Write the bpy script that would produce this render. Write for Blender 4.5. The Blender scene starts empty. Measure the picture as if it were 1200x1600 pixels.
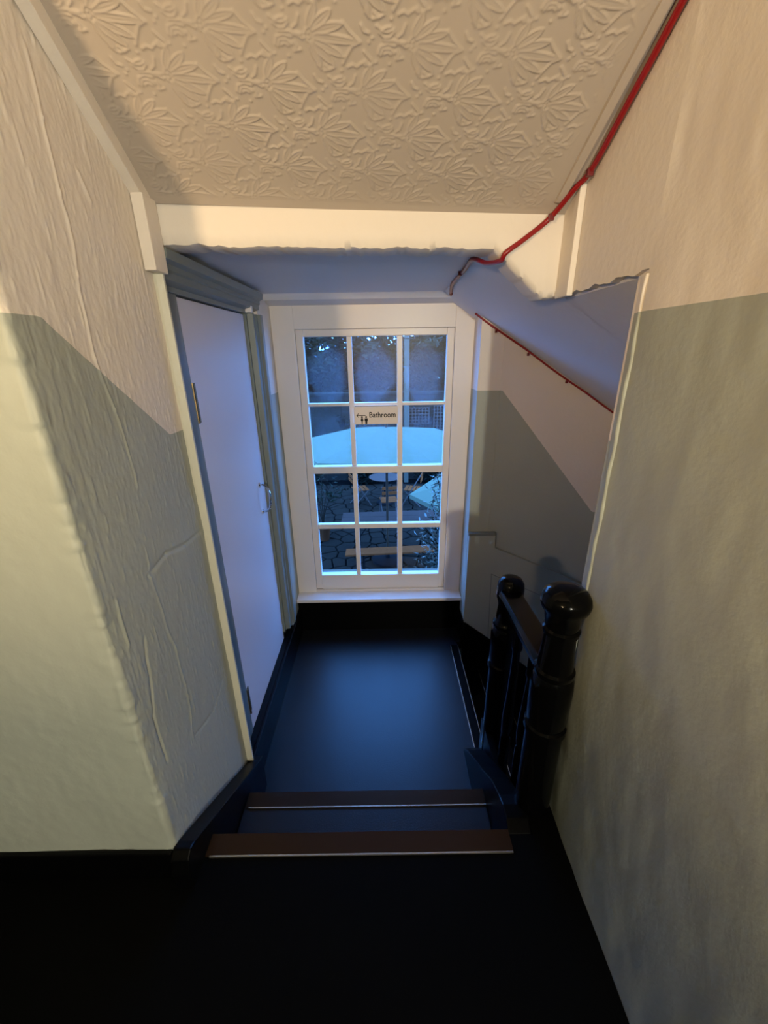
import bpy, math, random
import numpy as np
from mathutils import Matrix, Vector
random.seed(7); rng = np.random.default_rng(11)
S = bpy.context.scene
COL = S.collection

# ------------------------------------------------------------------ camera
FPX = 638.7                                   # focal length in pixels of the 1200x1600 frame
def _n(v): return v / np.linalg.norm(v)
_d = lambda p: np.array([p[0] - 600.0, p[1] - 800.0, FPX])
_Y = _n(_d((596, 549))); _D = _n(_d((626, 2424))); _D = _n(_D - _Y * _D.dot(_Y))
_Z = -_D; _X = np.cross(_Y, _Z)
RW = np.array([_X, _Y, _Z])                   # camera (x right, y down, z forward) -> world
EYE = np.array([0, 0, 1.30])
cam = bpy.data.cameras.new('camera'); cam.sensor_fit = 'VERTICAL'
cam.sensor_height = 24; cam.lens = 24 * FPX / 1600; cam.clip_start = 0.02; cam.clip_end = 200
co = bpy.data.objects.new('camera', cam); COL.objects.link(co)
cr, cu, cb = RW @ [1, 0, 0], RW @ [0, -1, 0], RW @ [0, 0, -1]
co.matrix_world = Matrix(((cr[0], cu[0], cb[0], EYE[0]), (cr[1], cu[1], cb[1], EYE[1]),
                          (cr[2], cu[2], cb[2], EYE[2]), (0, 0, 0, 1)))
S.camera = co
# ------------------------------------------------------------------ dusk sky, exposure
W = bpy.data.worlds.new('dusk'); S.world = W; W.use_nodes = True
bg = W.node_tree.nodes['Background']
bg.inputs[0].default_value = (0.09, 0.33, 1.0, 1); bg.inputs[1].default_value = 14.5
vs = S.view_settings; vs.view_transform = 'Standard'; vs.look = 'None'; vs.gamma = 1; vs.exposure = 0
vs.use_curve_mapping = False
PENDANT_COL, PENDANT_W = (1.0, 0.70, 0.38), 1180
WALLLAMP_COL, WALLLAMP_W = (1.0, 0.94, 0.77), 2850

# ------------------------------------------------------------------ materials
MATS = {}
def mat(name, col, rough=0.6, spec=0.5, metal=0.0, noise=None, bump=None, coat=0.0, ior=1.5):
    m = bpy.data.materials.new(name); m.use_nodes = True
    nt = m.node_tree; b = nt.nodes['Principled BSDF']
    b.inputs['Base Color'].default_value = (*col, 1); b.inputs['Roughness'].default_value = rough
    b.inputs['Specular IOR Level'].default_value = spec; b.inputs['Metallic'].default_value = metal
    b.inputs['Coat Weight'].default_value = coat; b.inputs['IOR'].default_value = ior
    tc = nt.nodes.new('ShaderNodeTexCoord')
    if noise:                                  # (scale, colour2)
        n = nt.nodes.new('ShaderNodeTexNoise'); n.inputs['Scale'].default_value = noise[0]
        n.inputs['Detail'].default_value = 5
        nt.links.new(tc.outputs['Object'], n.inputs['Vector'])
        r = nt.nodes.new('ShaderNodeMix'); r.data_type = 'RGBA'
        r.inputs[6].default_value = (*col, 1); r.inputs[7].default_value = (*noise[1], 1)
        nt.links.new(n.outputs['Fac'], r.inputs[0]); nt.links.new(r.outputs[2], b.inputs['Base Color'])
    if bump:                                   # (scale, strength, distance)
        n = nt.nodes.new('ShaderNodeTexNoise'); n.inputs['Scale'].default_value = bump[0]
        n.inputs['Detail'].default_value = 4
        nt.links.new(tc.outputs['Object'], n.inputs['Vector'])
        u = nt.nodes.new('ShaderNodeBump'); u.inputs['Strength'].default_value = bump[1]
        u.inputs['Distance'].default_value = bump[2]
        nt.links.new(n.outputs['Fac'], u.inputs['Height']); nt.links.new(u.outputs['Normal'], b.inputs['Normal'])
    MATS[name] = m
    return m
CREAM = (0.76, 0.69, 0.61); SAGE = (0.375, 0.395, 0.34)
def painted(name, axis, pts, bump=(60, .25, .004)):
    """two-tone wall paint: sage below, cream above a piecewise line z(axis) given by pts"""
    m = mat(name, CREAM, 0.55, 0.35)
    nt = m.node_tree; b = nt.nodes['Principled BSDF']
    tc = nt.nodes.new('ShaderNodeTexCoord'); sp = nt.nodes.new('ShaderNodeSeparateXYZ')
    nt.links.new(tc.outputs['Object'], sp.inputs[0])
    lo, hi = pts[0][0], pts[-1][0]; zlo = min(p[1] for p in pts); zhi = max(p[1] for p in pts)
    mr = nt.nodes.new('ShaderNodeMapRange'); mr.inputs[1].default_value = lo; mr.inputs[2].default_value = hi
    nt.links.new(sp.outputs[axis], mr.inputs[0])
    fc = nt.nodes.new('ShaderNodeFloatCurve'); c = fc.mapping.curves[0]
    span = max(zhi - zlo, 1e-6)
    q = [((p[0] - lo) / (hi - lo), (p[1] - zlo) / span) for p in pts]
    c.points[0].location = q[0]; c.points[1].location = q[-1]
    for a in q[1:-1]: c.points.new(*a)
    for a in c.points: a.handle_type = 'VECTOR'
    fc.mapping.update(); nt.links.new(mr.outputs[0], fc.inputs['Value'])
    ma = nt.nodes.new('ShaderNodeMath'); ma.operation = 'MULTIPLY_ADD'
    ma.inputs[1].default_value = span; ma.inputs[2].default_value = zlo
    nt.links.new(fc.outputs[0], ma.inputs[0])
    gt = nt.nodes.new('ShaderNodeMath'); gt.operation = 'GREATER_THAN'
    nt.links.new(sp.outputs[2], gt.inputs[0]); nt.links.new(ma.outputs[0], gt.inputs[1])
    nz = nt.nodes.new('ShaderNodeTexNoise'); nz.inputs['Scale'].default_value = 5; nz.inputs['Detail'].default_value = 6
    nt.links.new(tc.outputs['Object'], nz.inputs['Vector'])
    def two(c1, c2):
        x = nt.nodes.new('ShaderNodeMix'); x.data_type = 'RGBA'
        x.inputs[6].default_value = (*c1, 1); x.inputs[7].default_value = (*c2, 1)
        nt.links.new(nz.outputs['Fac'], x.inputs[0]); return x.outputs[2]
    f = lambda c, k: tuple(v * k for v in c)
    mx = nt.nodes.new('ShaderNodeMix'); mx.data_type = 'RGBA'
    nt.links.new(gt.outputs[0], mx.inputs[0])
    nt.links.new(two(f(SAGE, .94), f(SAGE, 1.06)), mx.inputs[6]); nt.links.new(two(f(CREAM, .95), f(CREAM, 1.04)), mx.inputs[7])
    nt.links.new(mx.outputs[2], b.inputs['Base Color'])
    n = nt.nodes.new('ShaderNodeTexNoise'); n.inputs['Scale'].default_value = bump[0]; n.inputs['Detail'].default_value = 5
    nt.links.new(tc.outputs['Object'], n.inputs['Vector'])
    u = nt.nodes.new('ShaderNodeBump'); u.inputs['Strength'].default_value = bump[1]; u.inputs['Distance'].default_value = bump[2]
    nt.links.new(n.outputs['Fac'], u.inputs['Height']); nt.links.new(u.outputs['Normal'], b.inputs['Normal'])
    return m
M_left = painted('paint_stair_side', 1, [(0.0, 1.362), (0.747, 1.362), (1.08, 1.104), (2.4, 1.104)])
M_right = painted('paint_hall_right', 1, [(-3, 1.362), (3, 1.3625)])
M_back = painted('paint_lower_flight', 0, [(0.3, 1.109), (0.604, 1.109), (1.167, 0.443), (1.30, 0.443), (2.6, -1.0)])
M_cream = mat('cream_plaster', CREAM, 0.55, 0.35, bump=(45, .3, .004))
M_ceil = mat('embossed_paper', (0.47, 0.40, 0.335), 0.42, 0.45)
M_soffit = mat('soffit_paint', (0.70, 0.68, 0.67), 0.5, 0.35, bump=(30, .3, .004))
M_hall = mat('hall_bounce_absorber', (0.05, 0.06, 0.05), 0.6, 0.3)  # unseen hall surfaces, made dark to cut bounced light
M_casing = mat('window_gloss_white', (0.80, 0.74, 0.70), 0.32, 0.5, bump=(40, .15, .003))
M_sage = mat('sage_gloss', (0.18, 0.205, 0.195), 0.38, 0.5, bump=(35, .2, .003))
M_sagelit = mat('sage_gloss_lit', (0.62, 0.60, 0.49), 0.38, 0.5, bump=(60, .4, .004))  # sage frame paint with the warm lamplight put into its colour
M_door = mat('door_white', (0.66, 0.62, 0.64), 0.38, 0.5, bump=(25, .12, .003))
M_black = mat('black_gloss', (0.0015, 0.0015, 0.0017), 0.13, 0.15, bump=(14, .05, .003))
M_satin = mat('black_satin', (0.0016, 0.0016, 0.0018), 0.34, 0.10, bump=(30, .1, .003))
M_blackmat = mat('black_floor_paint', (0.0012, 0.0012, 0.0012), 0.7, 0.04, bump=(120, .2, .002))
M_vinyl = mat('black_vinyl', (0.005, 0.0055, 0.007), 0.38, 0.38, noise=(9, (0.009, 0.0095, 0.012)), bump=(220, .35, .0012), ior=1.5)
M_strip = mat('nosing_bronze', (0.04, 0.020, 0.009), 0.28, 0.3, metal=0.5, bump=(60, .1, .002))
M_edge = mat('nosing_aluminium', (0.75, 0.70, 0.62), 0.25, 0.5, metal=0.9)
M_chrome = mat('chrome', (0.75, 0.75, 0.78), 0.12, 0.5, metal=1.0)
M_brass = mat('aged_brass', (0.30, 0.21, 0.10), 0.35, 0.5, metal=0.9, noise=(60, (0.04, 0.03, 0.02)))
M_red = mat('red_cable', (0.26, 0.007, 0.009), 0.35, 0.5)
M_redclip = mat('dark_red_clip', (0.14, 0.008, 0.01), 0.4, 0.4)
M_sign = mat('sign_card', (0.78, 0.70, 0.62), 0.5, 0.4)
M_ink = mat('sign_ink', (0.01, 0.01, 0.014), 0.6, 0.2)
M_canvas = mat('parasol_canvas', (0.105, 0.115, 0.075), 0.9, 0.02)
M_wood = mat('weathered_pine', (0.26, 0.062, 0.018), 0.8, 0.04, noise=(14, (0.17, 0.042, 0.012)))
M_pole = mat('pole_wood', (0.05, 0.028, 0.017), 0.6, 0.1)
M_iron = mat('dark_iron', (0.006, 0.006, 0.0065), 0.6, 0.1)
M_grey = mat('grey_table', (0.085, 0.050, 0.040), 0.8, 0.05)
M_stone = mat('patio_stone', (0.017, 0.0115, 0.0085), 0.9, 0.04, noise=(4, (0.027, 0.019, 0.0135)), bump=(14, .5, .02))
M_soil = mat('joint_soil', (0.003, 0.003, 0.003), 0.9, 0.05)
M_gwall = mat('garden_wall_stone', (0.04, 0.034, 0.028), 0.9, 0.05, noise=(3, (0.012, 0.010, 0.008)), bump=(6, .7, .05))
M_leaf = mat('tree_leaf', (0.010, 0.014, 0.006), 0.6, 0.15, noise=(3, (0.02, 0.021, 0.009)))
M_leafdark = mat('evergreen_leaf', (0.004, 0.006, 0.0035), 0.7, 0.1)
M_olive = mat('olive_leaf', (0.20, 0.20, 0.16), 0.5, 0.3, noise=(20, (0.035, 0.042, 0.03)))
M_bark = mat('bark', (0.022, 0.015, 0.010), 0.9, 0.05, bump=(20, .6, .02))
M_trellis = mat('trellis_wood', (0.10, 0.07, 0.06), 0.8, 0.05)
M_render = mat('pale_render', (0.11, 0.085, 0.06), 0.8, 0.2)
M_terra = mat('terracotta', (0.10, 0.03, 0.012), 0.8, 0.05)
def glass(name, haze):
    m = bpy.data.materials.new(name); m.use_nodes = True; nt = m.node_tree
    for n in list(nt.nodes): nt.nodes.remove(n)
    N = nt.nodes.new; L = nt.links.new
    out = N('ShaderNodeOutputMaterial'); tr = N('ShaderNodeBsdfTransparent'); tr.inputs[0].default_value = (.95, .97, .98, 1)
    gl = N('ShaderNodeBsdfGlossy'); gl.inputs['Roughness'].default_value = 0.03 if haze <= 0 else 0.35
    fr = N('ShaderNodeFresnel'); fr.inputs[0].default_value = 1.45
    geo = N('ShaderNodeNewGeometry'); fb = N('ShaderNodeMath'); fb.operation = 'MULTIPLY_ADD'; fb.inputs[1].default_value = -1; fb.inputs[2].default_value = 1; L(geo.outputs['Backfacing'], fb.inputs[0])
    fm = N('ShaderNodeMath'); fm.operation = 'MULTIPLY'; L(fr.outputs[0], fm.inputs[0]); L(fb.outputs[0], fm.inputs[1])
    g = N('ShaderNodeMixShader'); L(fm.outputs[0], g.inputs[0]); L(tr.outputs[0], g.inputs[1]); L(gl.outputs[0], g.inputs[2])
    if haze <= 0:
        L(g.outputs[0], out.inputs[0]); return m
    df = N('ShaderNodeBsdfDiffuse'); df.inputs[0].default_value = (.75, .8, .85, 1)
    tl = N('ShaderNodeBsdfTranslucent'); tl.inputs[0].default_value = (.75, .8, .85, 1)
    h = N('ShaderNodeMixShader'); h.inputs[0].default_value = 0.75; L(df.outputs[0], h.inputs[1]); L(tl.outputs[0], h.inputs[2])
    tc = N('ShaderNodeTexCoord'); sp = N('ShaderNodeSeparateXYZ'); L(tc.outputs['Generated'], sp.inputs[0])
    ns = N('ShaderNodeTexNoise'); ns.inputs['Scale'].default_value = 9; ns.inputs['Detail'].default_value = 6
    L(tc.outputs['Object'], ns.inputs['Vector'])
    def m1(op, a, b):
        k = N('ShaderNodeMath'); k.operation = op
        for i, v in enumerate((a, b)):
            if isinstance(v, (int, float)): k.inputs[i].default_value = v
            else: L(v, k.inputs[i])
        return k.outputs[0]
    x2 = m1('POWER', m1('ABSOLUTE', m1('SUBTRACT', sp.outputs[0], .5), 0), 2.0)
    z2 = m1('POWER', m1('ABSOLUTE', m1('SUBTRACT', sp.outputs[2], .44), 0), 2.0)
    rr = m1('SQRT', m1('ADD', x2, z2), 0)
    rn = m1('ADD', rr, m1('MULTIPLY', m1('SUBTRACT', ns.outputs['Fac'], .5), .35))
    mr = N('ShaderNodeMapRange'); mr.interpolation_type = 'SMOOTHSTEP'
    mr.inputs[1].default_value = .30; mr.inputs[2].default_value = .52; mr.inputs[3].default_value = haze; mr.inputs[4].default_value = haze * .12
    L(rn, mr.inputs[0])
    mx = N('ShaderNodeMixShader'); L(mr.outputs[0], mx.inputs[0]); L(g.outputs[0], mx.inputs[1]); L(h.outputs[0], mx.inputs[2])
    L(mx.outputs[0], out.inputs[0]); return m
M_glass = glass('window_glass', 0); M_glassmist = glass('misted_glass', .042); M_glassdamp = glass('damp_glass', .018)
def emit(name, col, st):
    m = bpy.data.materials.new(name); m.use_nodes = True; b = m.node_tree.nodes['Principled BSDF']
    b.inputs['Base Color'].default_value = (0, 0, 0, 1)
    b.inputs['Emission Color'].default_value = (*col, 1); b.inputs['Emission Strength'].default_value = st
    return m

# ------------------------------------------------------------------ helpers
def link(name, me, parent=None, m=None):
    o = bpy.data.objects.new(name, me); COL.objects.link(o)
    if parent is not None: o.parent = parent
    if m is not None and me is not None and not me.materials: me.materials.append(m)
    return o
def tag(o, label=None, cat=None, group=None, kind=None):
    for k, v in (('label', label), ('category', cat), ('group', group), ('kind', kind)):
        if v: o[k] = v
    return o
def empty(name, loc, label, cat, group=None, kind=None):
    o = bpy.data.objects.new(name, None); COL.objects.link(o); o.location = loc; o.empty_display_size = .05
    return tag(o, label, cat, group, kind)
class MB:
    """collects shapes; build() links them as one mesh object"""
    def __init__(s): s.v = []; s.f = []
    def add(s, v, f):
        k = len(s.v); s.v += [tuple(map(float, p)) for p in v]; s.f += [tuple(i + k for i in q) for q in f]; return s
    def box(s, a, b):
        x0, y0, z0 = np.minimum(a, b); x1, y1, z1 = np.maximum(a, b)
        return s.add([(x0,y0,z0),(x1,y0,z0),(x1,y1,z0),(x0,y1,z0),(x0,y0,z1),(x1,y0,z1),(x1,y1,z1),(x0,y1,z1)],
                     [(3,2,1,0),(4,5,6,7),(0,1,5,4),(1,2,6,5),(2,3,7,6),(3,0,4,7)])
    def prism(s, poly, axis, lo, hi):
        """extrude a 2-D polygon (coords of the two other axes in order) along axis"""
        def mk(p, t):
            q = list(p); q.insert(axis, t); return q
        n = len(poly)
        s.add([mk(p, lo) for p in poly] + [mk(p, hi) for p in poly],
              [tuple(range(n)), tuple(range(2*n-1, n-1, -1))] + [(i, i+n, (i+1) % n + n, (i+1) % n) for i in range(n)])
        return s
    def bar(s, a, b, w, t, up=(0, 0, 1)):
        """rectangular bar from a to b, width w (sideways), thickness t (along up)"""
        a, b, up = Vector(a), Vector(b), Vector(up); d = (b - a).normalized()
        x = d.cross(up).normalized() * w / 2; y = x.cross(d).normalized() * t / 2
        v = [p + i * x + j * y for p in (a, b) for i, j in ((-1,-1),(1,-1),(1,1),(-1,1))]
        return s.add(v, [(0,1,2,3),(7,6,5,4),(0,4,5,1),(1,5,6,2),(2,6,7,3),(3,7,4,0)])
    def tube(s, pts, r, n=8):
        pts = [Vector(p) for p in pts]; rs = r if isinstance(r, (list, tuple)) else [r] * len(pts)
        k = len(s.v); ref = Vector((.13, .37, .92))
        for i, p in enumerate(pts):
            d = (pts[min(i+1, len(pts)-1)] - pts[max(i-1, 0)]).normalized()
            x = d.cross(ref)
            if x.length < .1: x = d.cross(Vector((1, 0, 0)))
            x.normalize(); y = d.cross(x)
            for j in range(n):
                a = 2 * math.pi * j / n; s.v.append(tuple(p + rs[i] * (math.cos(a) * x + math.sin(a) * y)))
        for i in range(len(pts) - 1):
            for j in range(n):
                s.f.append((k+i*n+j, k+i*n+(j+1) % n, k+(i+1)*n+(j+1) % n, k+(i+1)*n+j))
        s.f.append(tuple(k + j for j in range(n-1, -1, -1))); s.f.append(tuple(k + (len(pts)-1)*n + j for j in range(n)))
        return s
    def lathe(s, prof, c=(0, 0, 0), n=24):
        k = len(s.v)
        for r, z in prof:
            for j in range(n):
                a = 2*math.pi*j/n; s.v.append((c[0]+r*math.cos(a), c[1]+r*math.sin(a), c[2]+z))
        for i in range(len(prof)-1):
            for j in range(n):
                s.f.append((k+i*n+j, k+i*n+(j+1) % n, k+(i+1)*n+(j+1) % n, k+(i+1)*n+j))
        s.f.append(tuple(k+j for j in range(n-1, -1, -1))); s.f.append(tuple(k+(len(prof)-1)*n+j for j in range(n)))
        return s
    def mesh(s, name, m=None, smooth=None, bevel=0):
        me = bpy.data.meshes.new(name); me.from_pydata(s.v, [], s.f)
        import bmesh
        b = bmesh.new(); b.from_mesh(me)
        bmesh.ops.recalc_face_normals(b, faces=b.faces)
        if bevel: bmesh.ops.bevel(b, geom=list(b.edges), offset=bevel, segments=2, profile=.6, affect='EDGES', clamp_overlap=True)
        b.to_mesh(me); b.free()
        if m: me.materials.append(m)
        if smooth is not None:
            me.shade_smooth()
            try: me.set_sharp_from_angle(angle=math.radians(smooth))
            except Exception: pass
        return me
    def build(s, name, m=None, parent=None, smooth=None, bevel=0):
        """with a parent Empty the shape keeps its world place"""
        me = s.mesh(name, m, smooth, bevel); o = link(name, me, parent)
        if parent is not None:
            off = Vector((0, 0, 0)); p = parent
            while p is not None: off += Vector(p.location); p = p.parent
            o.location = -off
        return o
def smoothpath(pts, n=8):
    pts = [np.array(p, float) for p in pts]; out = []
    P = [2*pts[0]-pts[1]] + pts + [2*pts[-1]-pts[-2]]
    for i in range(1, len(P)-2):
        for k in range(n):
            t = k/n; a, b_, c, d = P[i-1], P[i], P[i+1], P[i+2]
            out.append(tuple(.5*((2*b_)+(-a+c)*t+(2*a-5*b_+4*c-d)*t*t+(-a+3*b_-3*c+d)*t**3)))
    out.append(tuple(pts[-1])); return out
def structure(o, label, cat): return tag(o, label, cat, kind='structure')
def vnoise(a, b, freq, seed):
    """2-D value noise, arrays a,b"""
    g = np.random.default_rng(seed).random((256, 256)) * 2 - 1
    x, y = a * freq, b * freq; i, j = np.floor(x).astype(int), np.floor(y).astype(int)
    u, v = x - i, y - j; u, v = u*u*(3-2*u), v*v*(3-2*v)
    G = lambda p, q: g[p % 256, q % 256]
    return (G(i, j)*(1-u)+G(i+1, j)*u)*(1-v) + (G(i, j+1)*(1-u)+G(i+1, j+1)*u)*v
def segdist(a, b, p, q):
    px, py = q[0]-p[0], q[1]-p[1]; t = np.clip(((a-p[0])*px+(b-p[1])*py)/(px*px+py*py+1e-12), 0, 1)
    return np.hypot(a-p[0]-t*px, b-p[1]-t*py), t
def gridmesh(name, P, m, parent=None, smooth=True):
    nu, nv = P.shape[:2]; idx = np.arange(nu*nv).reshape(nu, nv)
    f = np.stack([idx[:-1, :-1], idx[1:, :-1], idx[1:, 1:], idx[:-1, 1:]], -1).reshape(-1, 4)
    me = bpy.data.meshes.new(name); me.vertices.add(nu*nv); me.vertices.foreach_set('co', P.reshape(-1).astype(np.float32))
    me.loops.add(f.size); me.loops.foreach_set('vertex_index', f.reshape(-1).astype(np.int32))
    me.polygons.add(len(f)); me.polygons.foreach_set('loop_start', np.arange(0, f.size, 4, dtype=np.int32))
    me.update(calc_edges=True); me.validate()
    if smooth: me.shade_smooth()
    me.materials.append(m)
    return link(name, me, parent)

XL = -0.56; XR = 0.49; YW = 2.30; ZL = -0.40        # stair wall, hall wall, window wall, landing level
# ================================================================== ROOM
# --- wall_left: hall face (facing the camera) + rounded plaster corner + stair side, one lumpy plaster skin
YC = 0.676
def wall_left():
    pa = np.concatenate([np.linspace(-1.15, -.02, 150), np.linspace(-.018, .029, 26), np.linspace(.031, .515, 230)])
    z = np.linspace(-.45, 2.25, 560)
    A, Z = np.meshgrid(pa, z, indexing='ij')
    r = .013; q = r*math.pi/2
    th = np.clip((A + q/2)/q, 0, 1)*math.pi/2                # 0 on hall face, 90 deg on the stair side
    lin1 = np.minimum(A + q/2, 0); lin2 = np.maximum(A - q/2, 0)
    X = XL - r + lin1 + r*np.sin(th); Y = YC + r - r*np.cos(th) + lin2
    nx, ny = np.sin(th), -np.cos(th)
    side = th > .8
    hgt = .003*vnoise(A, Z, 5, 1) + .0006*vnoise(A, Z*.28, 42, 2)
    rough = np.clip(vnoise(A, Z, 5, 9)+.35, 0, 1)
    hgt += np.where(side, .0007*rough*vnoise(A, Z*.22, 150, 3)+.0003*vnoise(A, Z*.4, 200, 13), .0006*vnoise(A, Z*.7, 60, 4)+.0008*vnoise(A, Z*.6, 22, 14))
    hgt += .0012*np.where(side, 1, .3)*np.clip(vnoise(A, Z*.35, 120, 5)-.42, 0, 1)*2.0
    hgt += np.exp(-(A/.02)**2)*(.0018*vnoise(A*0, Z, 22, 6)+.0024*vnoise(A*0, Z, 70, 7))
    # raised runs and cracks in the plaster on the stair side, as (Y, z) lines
    def ridge(pts, w, amp, wob=.006):
        nonlocal hgt
        for p, s in zip(pts[:-1], pts[1:]):
            d, t = segdist(Y + wob*vnoise(Z*0, Z, 14, 8), Z, p, s)
            hgt = hgt + np.where(side, amp*np.exp(-(d/w)**2), 0)
    def PX(x, y):
        rr = RW @ _d((x, y)); tt = XL/rr[0]; pnt = EYE + rr*tt; return (pnt[1], pnt[2])
    ridge([PX(37, 75), PX(60, 180), PX(90, 300), PX(125, 430), PX(150, 560), PX(180, 640), PX(215, 760)], .0035, .0024, .008)
    ridge([PX(120, 270), PX(140, 315)], .004, .003)
    ridge([PX(232, 900), PX(260, 865), PX(290, 850), PX(312, 830)], .005, -.004, .002)
    ridge([PX(232, 900), PX(262, 985), PX(290, 1070), PX(306, 1150)], .004, .0018, .012)
    ridge([PX(306, 1150), PX(335, 1110), PX(350, 1060)], .004, -.003)
    ridge([PX(180, 940), PX(200, 1010)], .004, .003)
    ridge([PX(225, 1000), PX(240, 1120), PX(262, 1190)], .004, -.003)
    hgt *= np.clip((A - pa[0])/.03, 0, 1)
    P = np.stack([X + nx*hgt, Y + ny*hgt, Z], -1)
    return gridmesh('wall_left', P, M_left)
structure(wall_left(), 'lumpy plaster wall wrapping the left corner, cream over sage paint', 'wall')
o = MB().box((-1.75, YC+.03, -.45), (XL-.03, 1.16, 2.3)).build('wall_left_core', M_cream); structure(o, 'solid core of the left plaster wall', 'wall')
o = MB().box((XL-.12, 2.057, -.45), (XL, 2.30, 1.60)).build('wall_recess', M_left, bevel=.004)
structure(o, 'short wall between cupboard door and window, sage paint below cream', 'wall')
o = MB().box((XL-.12, 1.15, 1.515), (XL-.062, 2.06, 1.62)).box((XL-.16, 1.15, -.45), (XL-.10, 2.07, 1.62)).build('wall_cupboard', M_cream)
structure(o, 'wall strip above the cupboard door under the recess ceiling', 'wall')
# --- right hall wall with staff bead, bulkhead above the stairwell
def wall_right():
    y = np.linspace(-2.3, .852, 250); z = np.linspace(-.02, 2.25, 200)
    Y, Z = np.meshgrid(y, z, indexing='ij')
    hg = .003*vnoise(Y, Z, 5, 21) + .0012*vnoise(Y*1.2, Z*.5, 26, 22) + .0007*np.clip(vnoise(Y, Z, 90, 23)-.45, 0, 1)
    hg *= np.clip((.852-Y)/.02, 0, 1)
    return gridmesh('wall_right', np.stack([XR - hg, Y, Z], -1), M_right)
structure(wall_right(), 'long right hall wall, cream over sage paint', 'wall')
wr = MB().box((XR+.004, -2.3, -2.65), (XR+.13, .85, 2.3))
wr.prism([(XR, .848), (XR+.012, .90), (XR+.13, .90), (XR+.13, .848)], 2, -.45, 1.425)
wr = wr.build('wall_right_end', M_right); structure(wr, 'end return of the right wall behind the newel post', 'wall')
zs = np.linspace(.02, 1.425, 60)
bd = MB().tube([(XR+.001+.0012*math.sin(i*1.7), .853-.0005*i*.0+.0016*math.sin(i*.9+1), t) for i, t in enumerate(zs)], .0055, 10).build('trim_1', M_right, smooth=60)
structure(bd, 'rounded plaster bead on the end corner of the right wall', 'trim')
# bulkhead: lower edge ragged
ys = np.linspace(.852, 1.30, 40)
rag = [(y, 1.432 + .003*math.sin(y*61) + .0015*math.sin(y*137+1) + .012*max(0, (y-1.2)/.1)*0) for y in ys]
bk = MB().prism([(.852, 2.2)] + rag + [(1.30, 2.2)], 0, XR, XR+.10).build('wall_bulkhead', M_cream)
structure(bk, 'cream bulkhead wall hanging above the stairwell opening', 'wall')
bp = MB().box((XR-.016, 1.17, 1.425), (XR-.0005, 1.249, 1.66)).build('trim_2', M_cream, bevel=.003)
structure(bp, 'flat cream corner board beside the header beam', 'trim')
# --- header beam with ragged plaster lower edge, bent down at its right end
def header():
    n = 260; b = MB(); low = []; rr_ = np.random.default_rng(5); jag = np.interp(np.arange(261), np.arange(0, 262, 3), rr_.normal(size=88))*.0013 + np.interp(np.arange(261), np.arange(0, 270, 9), rr_.normal(size=30))*.0016
    for i in range(n+1):
        x = XL + (XR-.0-XL)*i/n
        zz = 1.550 - .012*(x-XL)
        if x > .30: zz -= .78*(x-.30)**1.0*(1 if x < .46 else 1)
        zz = max(zz, 1.428)
        zz += jag[i]
        low.append((x, zz))
    yf = lambda x: 1.18 + .07*(x-XL)/(XR-XL)
    v = []; 
    for x, zl in low:
        y = yf(x)
        v += [(x, y, 1.72), (x, y, 1.60), (x, y-.003, 1.585), (x, y-.002+.7*jag[i], zl+.020), (x, y+.006, zl+.004), (x, y+.022, zl), (x, y+.10, zl+.004), (x, y+.10, 1.72)]
    k = 8; f = []
    for i in range(n):
        for j in range(k):
            f.append((i*k+j, i*k+(j+1) % k, (i+1)*k+(j+1) % k, (i+1)*k+j))
    f += [tuple(range(k)), tuple(n*k+j for j in range(k))]
    b.add(v, f); return b.build('wall_header', M_cream, smooth=50)
structure(header(), 'cream header beam with a ragged plaster lower edge above the steps', 'beam')
# --- recess ceiling and sloping soffit over the lower flight
zf = 1.56
sf = MB().prism([(XL-.10, zf), (.30, zf), (2.5, zf-.637*2.2), (2.5, zf-.637*2.2+.12), (.34, zf+.10), (XL-.10, zf+.10)], 1, 1.255, 2.32)
sf.prism([(XR+.02, zf-.637*(XR+.02-.30)), (2.5, zf-.637*2.2), (2.5, zf-.637*2.2+.12), (XR+.02, zf-.637*(XR-.28)+.14)], 1, .86, 1.26)
sf = sf.build('ceiling_soffit', M_soffit); structure(sf, 'flat recess ceiling bending into the sloping stair soffit', 'ceiling')
hc = MB().prism([(2.16, 1.565), (2.19, 1.535), (2.30, 1.515), (2.30, 1.58)], 0, XL, .40).build('trim_3', M_soffit)
structure(hc, 'plaster cove above the window head', 'trim')
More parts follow.
